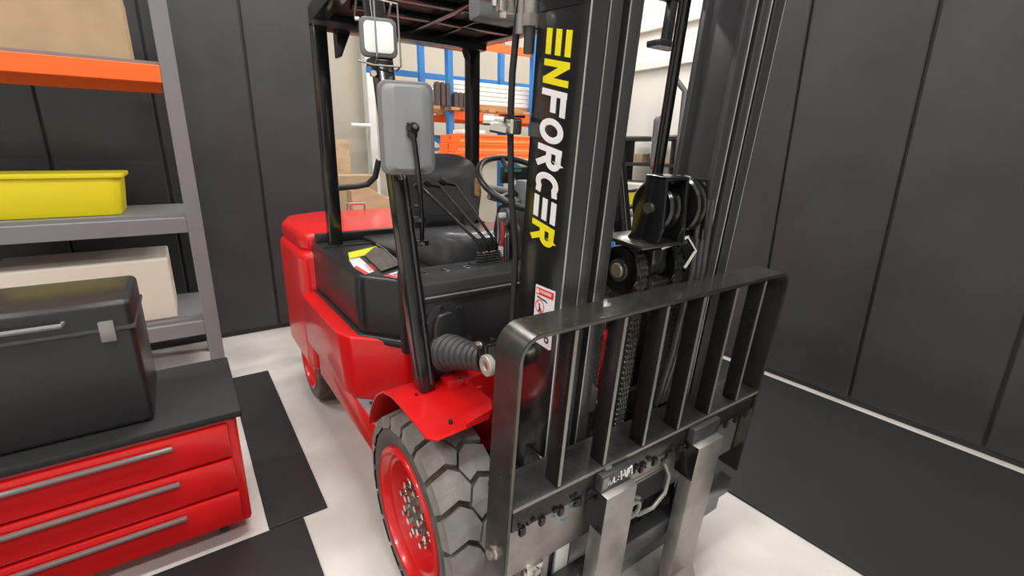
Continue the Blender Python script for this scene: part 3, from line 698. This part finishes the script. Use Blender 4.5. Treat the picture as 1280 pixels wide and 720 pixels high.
# lift cylinders, block of hydraulics between the rails
b = B(); b.cyl((.042, -.275, .2), (.042, -.275, 1.16), .036, 24); b.cyl((.042, -.275, 1.15), (.042, -.275, 1.29), .022, 20); part(b, 'lift_cylinder', 'rail')
for sx in (-1, 1):
    b = B(); b.cyl((sx*.20, -.17, .2), (sx*.20, -.17, 1.25), .028, 20); b.cyl((sx*.20, -.17, 1.2), (sx*.20, -.17, 2.0), .017, 16); part(b, 'lift_cylinder', 'gloss')
b = B(); b.box(.0, .06, -.36, -.26, 1.20, 1.27, .006); b.cyl((.02, -.33, 1.27), (.02, -.33, 1.288), .014, 6); b.cyl((.05, -.30, 1.24), (.09, -.33, 1.26), .009, 6); b.box(-.02, .05, -.39, -.33, 1.14, 1.19, .005); b.box(.0, .04, -.385, -.34, 1.08, 1.12, .005); part(b, 'valve_block', 'bar')
for k in range(3):
    b = B(); b.tube([(.125+.025*k, -.39, 1.40), (.13+.025*k, -.40, 1.2), (.12+.025*k, -.395, .95), (.11+.02*k, -.38, .76)], .009, 10); part(b, 'hydraulic_hose', 'rail')
b = B(); b.tube([(.03, -.36, 1.27), (.08, -.40, 1.31), (.11, -.41, 1.27), (.09, -.40, 1.22)], .006, 8); part(b, 'steel_pipe', 'chrome')
# clutter visible between slats, low
b = B(); b.box(-.10, -.04, -.27, -.22, .72, .80, .004); b.cyl((-.09, -.285, .83), (-.09, -.25, .83), .013, 6); part(b, 'chain_anchor', 'edge')
b = B(); b.tube([(-.11, -.25, .86), (-.105, -.25, .95), (-.10, -.25, 1.02)], .005, 8); part(b, 'red_cable', 'redp')

# ================================================================ LOAD BACKREST
xb, yf, yr, zt = .528, -.491, -.403, 1.179
def Lbar():
    # frame path in xz: up the left side, over the top, down the right, radius corners
    r = .055; t_ = .011
    def path(o):
        rr = r-o
        return [(-xb+o, .40)]+arc(-xb+r, zt-r, rr, rr, 180, 90, 8)+arc(xb-r, zt-r, rr, rr, 90, 0, 8)+[(xb-o, .40)]
    A, C = path(0), path(t_); n = len(A)
    b = bmesh.new(); V = {}
    for y, key in ((yf, 'f'), (yr, 'r')):
        for nm, P in (('o', A), ('i', C)):
            for i, (x, z) in enumerate(P): V[key, nm, i] = b.verts.new((x, y, z))
    for i in range(n-1):
        for q in ((('f', 'o'), ('f', 'i')), (('f', 'i'), ('r', 'i')), (('r', 'i'), ('r', 'o')), (('r', 'o'), ('f', 'o'))):
            b.faces.new([V[(*q[0], i)], V[(*q[1], i)], V[(*q[1], i+1)], V[(*q[0], i+1)]])
    for i in (0, n-1): b.faces.new([V['f', 'o', i], V['f', 'i', i], V['r', 'i', i], V['r', 'o', i]])
    bmesh.ops.recalc_face_normals(b, faces=b.faces[:])
    long_ = [e for e in b.edges if len(e.link_faces) == 2 and e.calc_face_angle(0) > .8]
    bmesh.ops.bevel(b, geom=long_, offset=.0018, segments=2, affect='EDGES')
    o = B(); o._merge(b); return o
LB = part(Lbar(), 'load_backrest', 'bar')
for x in (-.38, -.228, -.076, .076, .228, .38):
    b = B(); b.box(x-.005, x+.005, yf+.001, yf+.048, .745, zt-.012, .0015); part(b, 'backrest_slat', 'slat', LB)
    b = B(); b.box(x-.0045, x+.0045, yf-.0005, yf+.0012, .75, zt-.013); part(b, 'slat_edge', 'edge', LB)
b = B(); b.box(-.517, .517, yf, yr+.02, .735, .745, .0015); sp_ = part(b, 'backrest_shelf', 'shelf', LB)
b = B(); b.box(-.515, .515, yf-.001, yf+.001, .736, .7445); part(b, 'shelf_edge', 'edge', LB)
b = B(); b.cyl((-.525, -.447, .585), (-.545, -.447, .585), .014, 6); b.cyl((-.525, -.447, .585), (-.531, -.447, .585), .018, 18); part(b, 'backrest_bolt', 'chrome', LB, smooth=False)
b = B(); b.cyl((-.228, yf-.004, .738), (-.205, yf-.004, .736), .006, 10); part(b, 'weld_bead', 'steel', LB)
# ---- carriage: two fork bars and upright plates
b = B(); b.box(-.51, .51, -.485, -.44, .665, .728, .004); 
for i in range(17):
    x = -.48+i*.06
    b.box(x-.008, x+.008, -.492, -.48, .648, .672, .002)
fb = part(b, 'upper_fork_bar', 'slat')
b = B(); b.box(-.51, .51, -.455, -.44, .475, .668, .003); part(b, 'fork_bar_plate', 'steel', fb)
b = B()
random.seed(3)
for i in range(40):
    x = random.uniform(-.50, .3); z = random.uniform(.645, .69); s_ = random.uniform(.003, .009)
    b.box(x-s_, x+s_, -.489-s_*.4, -.484, z-s_*.6, z+s_*.6, .0015, 1)
part(b, 'grease_lumps', 'dull', fb, kind='stuff')
b = B(); b.strokes([[(-.36+.006*i, .612+.006*math.sin(i*2.1)) for i in range(4)], [(-.325, .585), (-.315, .578), (-.305, .583)], [(-.30, .625), (-.292, .61), (-.285, .612)]], .004, lambda u, v, h: (u, -.4555-h, v), .0005); part(b, 'paint_mark', mat('cyan_mark', (.02, .25, .45), .5), fb, smooth=False, label='small blue paint marks')
b = B(); b.box(-.51, .51, -.485, -.44, .30, .37, .004); b.box(-.51, .51, -.46, -.44, .20, .30, .003); part(b, 'lower_fork_bar', 'rail')
for x in (-.42, -.33, .05, .22, .42):
    b = B(); b.box(x-.012, x+.012, -.44, -.30, .22, .73, .003); part(b, 'carriage_upright', 'gloss')
b = B(); b.box(-.415, -.40, -.455, -.43, .36, .475, .002); b.box(-.37, -.345, -.45, -.43, .36, .475, .002); cpl = part(b, 'carriage_strap', 'edge')
b = B(); b.box(-.43, -.375, -.462, -.44, .44, .476, .003); b.cyl((-.40, -.462, .458), (-.40, -.470, .458), .011, 14); part(b, 'strap_bolt', 'chrome')
b = B(); b.box(-.31, -.26, -.44, -.43, .34, .50, .003); part(b, 'carriage_web', 'sheet')
# slot and hose loop right of the fork
b = B(); b.box(-.10, .10, -.457, -.4545, .575, .590, .001); b.box(-.10, .10, -.460, -.450, .570, .576, .001); part(b, 'slot_lip', 'steel', fb)
b = B(); b.box(-.12, .12, -.4562, -.4548, .478, .57); part(b, 'slot_recess', 'dull', fb)
b = B(); b.tube([(.09, -.462, .60), (.10, -.48, .56), (.08, -.49, .51), (.03, -.49, .475), (-.03, -.485, .475), (-.06, -.48, .49)], .007, 12); part(b, 'hose_loop', 'edge')
b = B(); rg = [(-.055+.026*math.cos(2*math.pi*i/24), -.482, .505+.026*math.sin(2*math.pi*i/24)) for i in range(25)]; b.tube(rg, .007, 10, False); b.cyl((-.055, -.47, .545), (-.03, -.48, .535), .006, 8); b.cyl((-.07, -.475, .465), (-.07, -.48, .44), .007, 8); part(b, 'hose_ring', 'edge')
# ---- forks
for sx in (-1, 1):
    x0, x1 = (-.247, -.132) if sx == -1 else (.140, .270)
    b = B(); pl = [(-.488, .682), (-.535, .678), (-.536, .15), (-.56, .10), (-.66, .085), (-1.45, .10), (-1.55, .095), (-1.55, .083), (-.62, .045), (-.54, .05), (-.497, .09), (-.488, .2)]
    b.prism(pl, XP(x0), XP(x1), .004, 2); fk = part(b, 'fork', 'steel')
    b = B(); b.box(x0+.002, x1-.002, -.500, -.44, .70, .733, .003); b.box(x0-.002, x1, -.512, -.486, .68, .733, .003); part(b, 'fork_hook', 'rail', fk)
    b = B(); b.box(x0-.002, x0+.0005, -.534, -.468, .56, .68, .0005, 1); part(b, 'fork_side', 'gloss', fk)
    if sx == -1:
        f = lambda u, v, h: (-.228+u*.095, -.5122-h, .690+v*.036)
        lines = [[(.0, .75), (.05, .2), (.08, .6), (.13, .15), (.2, .3), (.24, .7)], [(.22, .75), (.27, .2), (.36, .25)], [(.41, .55), (.43, .6)], [(.40, .3), (.42, .34)], [(.48, 1.0), (.55, .15)], [(.60, .6), (.61, .4)], [(.62, .95), (.70, .3), (.76, .15), (.80, .55)], [(.74, .55), (.76, .95), (.78, .5), (.72, .3)], [(.82, .9), (.84, .45), (.80, .8), (.90, 1.0), (.97, .2)]]
        b = B(); b.strokes(lines, .045, f, .0006); part(b, 'chalk_writing', 'wht', fk, smooth=False, label='white handwritten chalk marks')
        b = B(); b.box(-.246, -.226, -.5132, -.5118, .690, .725, .0004, 1); part(b, 'paint_patch', 'edge', fk)
# yellow tape band and rail glimpsed between mast and pulley
b = B(); b.tube([(.42, .18, 1.275), (.58, .14, 1.285), (.60, .14, 1.2)], .011, 10); b.tube([(.42, .18, 1.345), (.60, .14, 1.355)], .009, 10); gr = b.go('side_rail', 'plastic', FK)
b = B(); b.prism([(.43, 1.288), (.575, 1.296), (.575, 1.342), (.43, 1.336)], YP(.145), YP(.15)); b.go('yellow_label', 'yel2', gr, smooth=False, label='bright yellow label')

# ================================================================ BACKGROUND
# pallet racking
RK = thing('pallet_rack', 'blue and orange pallet rack against the beige rear wall', 'rack', (2.6, 4.3, 0))
for x in (1.70, 2.90, 4.6):
    for y in (4.0, 4.75):
        B().box(x-.035, x+.035, y-.04, y+.04, 0, 3.6, .004).go('rack_upright', 'blue', RK, smooth=False)
    b = B()
    for k in range(5):
        z = .3+k*.3; b.box(x-.015, x+.015, 4.03, 4.72, z, z+.04)
        b.prism([(4.02, z+.03), (4.06, z+.0), (4.74, z+.24), (4.70, z+.28)], XP(x-.012), XP(x+.012))
    b.go('rack_brace', 'blue', RK, smooth=False)
for x0, x1 in ((1.0, 1.65), (1.75, 2.85), (2.95, 4.55)):
    for z in (2.72, 1.93):
        for y in (3.99, 4.70):
            if x0 < 1.2 and z < 2: continue
            if z > 2 and y > 4.5: continue
            B().box(x0, x1, y, y+.05, z-.07, z+.02, .004).go('rack_beam', 'orange', RK, smooth=False)
    for y in (4.76,):
        B().box(x0, x1, y-.02, y+.01, 2.38, 2.45, .004).go('rack_tie_bar', 'blue', RK, smooth=False)
    if x0 > 1.2: B().box(x0, x1, 4.76, 4.79, 1.62, 1.70, .004).go('rack_tie_bar', 'blue', RK, smooth=False)
for i in range(13):
    x = 1.46+i*.25
    B().box(x-.055, x+.055, 3.87, 4.8, 1.952, 1.985, .004).go('shelf_board', 'wood', RK, smooth=False)
for i, y in enumerate((4.06, 4.5)):
    o = B().box(1.45, 4.4, y, y+.09, 1.987, 2.05, .004).go('timber_bearer', 'wood', smooth=False, label=('front' if i == 0 else 'rear')+' timber bearer under the white sheets on the rack', cat='timber', group='timber bearers on the rack')
# long white profiled sheets on the shelf
for i in range(5):
    z = 2.052+i*.052; y0 = 4.07+.01*i
    b = B(); b.prism([(y0, z), (y0+.5, z), (y0+.5, z+.045), (y0+.46, z+.045), (y0+.45, z+.03), (y0+.05, z+.03), (y0+.04, z+.046), (y0, z+.046)], XP(1.66+.03*i), XP(4.4), .003, 1)
    b.go('white_profile', 'sheet', smooth=False, label='long white metal profile on the rack, %s of the stack' % ('bottom one', 'second from the bottom', 'middle one', 'second from the top', 'top one')[i], cat='profile', group='white metal profiles on the rack')
for i in range(6):
    x = 1.50+.065*i if i < 3 else 1.73+.06*(i-3)
    y = 3.885
    zh = .25 if i < 3 else .16
    b = B(); b.prism([(-.026, 0), (.026, 0), (.026, zh-.03), (.014, zh), (-.014, zh), (-.026, zh-.03)], lambda u, v: (x+u, y, 1.987+v), lambda u, v: (x+u, y+.07, 1.987+v), .004)
    b.go('brown_profile_end', 'prof', smooth=False, label='dark brown profile offcut standing on the rack shelf, %s from the left' % ('first', 'second', 'third', 'fourth', 'fifth', 'sixth')[i], cat='profile', group='dark profile offcuts on the rack')
# stack of orange beams on trestles in front of the rack
TR = [1.6, 3.1]
for x in TR:
    t = thing('trestle', 'steel trestle under the orange beams, %s' % ('nearer the seat' if x < 2 else 'behind the mast'), 'trestle', (x, 3.55, 0), 'trestles under the orange beams')
    B().box(x-.04, x+.04, 3.25, 3.85, 1.33, 1.40, .005).go('top_bar', 'chrt', t, smooth=False)
    for y in (3.3, 3.8): B().prism([(y-.03, 0), (y+.03, 0), (y+.02, 1.34), (y-.02, 1.34)], XP(x-.03), XP(x+.03)).go('leg', 'chrt', t, smooth=False)
for i in range(3):
    for j in range(2):
        z = 1.401+i*.092; y = 3.32+j*.24
        b = B(); b.prism([(y, z), (y+.22, z), (y+.22, z+.09), (y, z+.09), (y, z+.07), (y+.012, z+.062), (y+.012, z+.028), (y, z+.02)], XP(1.42+.02*i), XP(3.6), .004, 1)
        b.go('orange_beam', 'orange', smooth=False, label='orange rack beam lying in the stack behind the seat, %s layer, %s row' % (('bottom', 'middle', 'top')[i], ('front', 'rear')[j]), cat='beam', group='stacked orange beams')
b = B(); b.box(1.50, 1.78, 3.34, 3.56, 1.679, 1.72, .008); b.go('foam_packet', 'sheet', smooth=False, label='white flat packet on top of the orange beams', cat='packet')
# tan boards and plywood at the left behind the truck
b = B(); b.prism([(.62, .0), (1.02, .0), (1.06, 1.62), (.64, 1.66)], lambda u, v: (u, 5.72+.15*v/1.6, v), lambda u, v: (u, 5.76+.15*v/1.6, v), .004); b.go('upright_board', 'ply', smooth=False, label='tan board standing against the beige wall behind the truck', cat='board')
b = B(); b.box(.70, 1.24, 5.30, 5.68, 0, 1.17, .01); b.go('carton', 'card', smooth=False, label='tall brown cardboard carton below the standing tan board', cat='box')
b = B(); b.cyl((1.14, 5.98, 1.84), (1.42, 5.98, 1.84), .03, 10); b.go('wall_handle', 'sheet', bpy.data.objects['trim_1'])
b = B()
n = 14; g = []
for i in range(n+1):
    u = i/n; x = .16+.62*u; zz = 1.17-.16*u*u+.03*math.sin(u*9); g.append((x, zz))
pl = g+[(.78, .80), (.16, .80)]
b.prism(pl, YP(2.85), YP(3.0), .004); b.go('plywood_sheet', 'ply', smooth=False, label='curved tan plywood sheet leaning right behind the red counterweight', cat='board')
b = B(); b.box(.10, .82, 2.80, 3.04, 0, .80, .01); b.go('crate', 'card', smooth=False, label='brown crate under the curved plywood sheet behind the truck', cat='box')
# ---- right background: wall bench and shelf
BN = thing('workbench', 'cream topped workbench with black shelf along the pale right wall', 'bench', (5.6, 3.5, 0))
B().box(5.2, 6.25, 2.3, 5.2, .95, 1.02, .01).go('bench_top', 'cream', BN, smooth=False)
B().box(5.3, 6.2, 2.4, 5.1, 0, .95, .01).go('bench_body', 'cream', BN, smooth=False)
for z in (1.30, 1.72): B().box(5.45, 6.2, 2.3, 5.2, z, z+.05, .005).go('bench_shelf', 'dull', BN, smooth=False)
for y in (2.32, 3.75, 5.15): B().box(5.5, 6.2, y, y+.04, 1.02, 1.75, .004).go('shelf_post', 'dull', BN, smooth=False)
for i, (y, w_, h_, m_, lb) in enumerate([(4.55, .2, .15, 'card', 'brown carton'), (4.25, .16, .2, 'chrt', 'grey round canister'), (3.95, .22, .10, 'ply', 'tan flat box'), (3.5, .2, .22, 'card', 'brown square carton'), (3.15, .18, .12, 'ply', 'low tan tray'), (2.8, .2, .18, 'chrt', 'grey tool case')]):
    if 'round' in lb: b = B(); b.lathe([(0, 0), (0, w_/2), (h_*.9, w_/2), (h_, w_/2-.02), (h_, 0)], Matrix.Translation((5.75, y, 1.351)) @ Matrix.Rotation(R_(-90), 4, 'Y'), 20)
    else: b = B(); b.box(5.62, 5.9, y-w_/2, y+w_/2, 1.351, 1.351+h_, .006)
    b.go('shelf_box', m_, smooth=False, label=lb+' on the lower bench shelf at right', cat='box')
for i, y in enumerate((4.75, 4.0, 3.3)):
    B().box(5.6, 6.0, y-.2, y+.2, 1.771, 1.80, .005).go('metal_sheet', 'edge', smooth=False, label='thin grey metal sheet lying on the top shelf, %s one' % ('farthest', 'middle', 'nearest')[i], cat='sheet')
b = B(); b.prism([(2.9, 1.9), (3.1, 1.9), (3.5, 3.0), (3.3, 3.0)], XP(6.33), XP(6.38), .004); b.go('wall_brace', 'chrt', smooth=False, label='slanting grey brace on the pale right wall', cat='brace')

# ---- left workshop side (beyond the truck): steel cabinet and shelving
TC = thing('tool_cabinet', 'red steel tool cabinet with drawers at the left edge', 'cabinet', (-1.40, .95, 0))
B().box(-1.95, -.98, .62, 1.15, .08, .54, .012).go('cabinet_body', 'red', TC)
for k in range(3):
    z0 = .10+k*.145
    d = B().box(-1.92, -1.01, .600, .62, z0, z0+.135, .006).go('drawer', 'red', TC)
    B().box(-1.75, -1.18, .575, .592, z0+.100, z0+.115, .004).go('handle', 'edge', d)
B().box(-1.97, -.96, .60, 1.17, .54, .57, .008).go('cabinet_top', 'dull', TC)
for x in (-1.85, -1.08):
    for y in (.72, 1.05):
        b = B(); b.cyl((x-.015, y, .04), (x+.015, y, .04), .04, 16); b.box(x-.02, x+.02, y-.02, y+.02, .055, .085); b.go('caster', 'dull', TC)
CR = thing('equipment_case', 'black equipment case standing on the red tool cabinet', 'case', (-1.5, .9, .571))
B().box(-1.72, -1.22, .68, 1.08, .571, 1.02, .02, 3).go('case_body', 'plastic', CR)
B().box(-1.725, -1.215, .675, 1.085, .92, .935, .003).go('case_seam', 'rail', CR)
b = B(); b.tube([(-1.55, .68, .97), (-1.55, .65, .97), (-1.39, .65, .97), (-1.39, .68, .97)], .008, 8); b.go('case_handle', 'chrt', CR)
for x in (-1.65, -1.29): B().box(x-.02, x+.02, .665, .68, .89, .96, .003).go('latch', 'edge', CR)
SH = thing('shelving_bay', 'orange and grey shelving bay against the charcoal partition at left', 'rack', (-1.6, 2.5, 0))
for x in (-2.6, -.98):
    for y in (2.2, 2.85): B().box(x-.04, x+.04, y-.03, y+.03, 0, 2.9, .004).go('rack_upright', 'chrt', SH, smooth=False)
for z in (1.93, 1.10, .45):
    B().box(-2.56, -1.02, 2.17, 2.21, z-.09, z, .004).go('rack_beam', 'orange' if z > 1.5 else 'chrt', SH, smooth=False)
    B().box(-2.56, -1.02, 2.84, 2.88, z-.09, z, .004).go('rack_beam', 'orange' if z > 1.5 else 'chrt', SH, smooth=False)
    B().box(-2.58, -1.0, 2.2, 2.85, z, z+.02).go('shelf_panel', 'chrt', SH, smooth=False)
for x, w_, h_ in ((-2.2, .6, .34), (-1.45, .62, .36)):
    B().box(x-w_/2, x+w_/2, 2.26, 2.75, 1.951, 1.951+h_, .006).go('carton', 'card', smooth=False, label='%s brown cardboard carton on the top shelf at left' % ('left' if x < -2 else 'right'), cat='box', group='cartons on the left shelving')
t = thing('storage_tub', 'yellow plastic tub on the middle shelf at left', 'tub', (-1.6, 2.5, 1.121))
b = B(); b.prism(rrect(-1.92, -1.30, 2.28, 2.72, .04), lambda u, v: (-1.6+(u+1.6)*.93, 2.5+(v-2.5)*.93, 1.121), lambda u, v: (u, v, 1.33), .006); b.go('tub_body', 'yel', t)
b = B(); b.prism(rrect(-1.94, -1.28, 2.26, 2.74, .05), ZP(1.33), ZP(1.355), .005); b.go('tub_lid', 'yel', t)
B().box(-1.95, -1.15, 2.26, 2.75, .471, .85, .01).go('plastic_crate', 'cream', smooth=False, label='cream plastic crate on the bottom shelf at left', cat='crate')

# black rubber mats either side of the truck
def mat_thing(x0, x1, y0, y1, lb):
    b = B(); b.box(x0, x1, y0, y1, .0, .012, .004); o = b.go('floor_mat', 'dull', smooth=False, label=lb, cat='mat')
mat_thing(-.93, -.70, .61, 2.2, 'narrow black rubber runner on the concrete between red cabinet and truck')
mat_thing(-2.6, -.80, -1.0, .60, 'black rubber mat on the concrete in front of the red tool cabinet')
mat_thing(.86, 2.2, -1.9, .9, 'black rubber mat on the concrete beside the right charcoal partition')
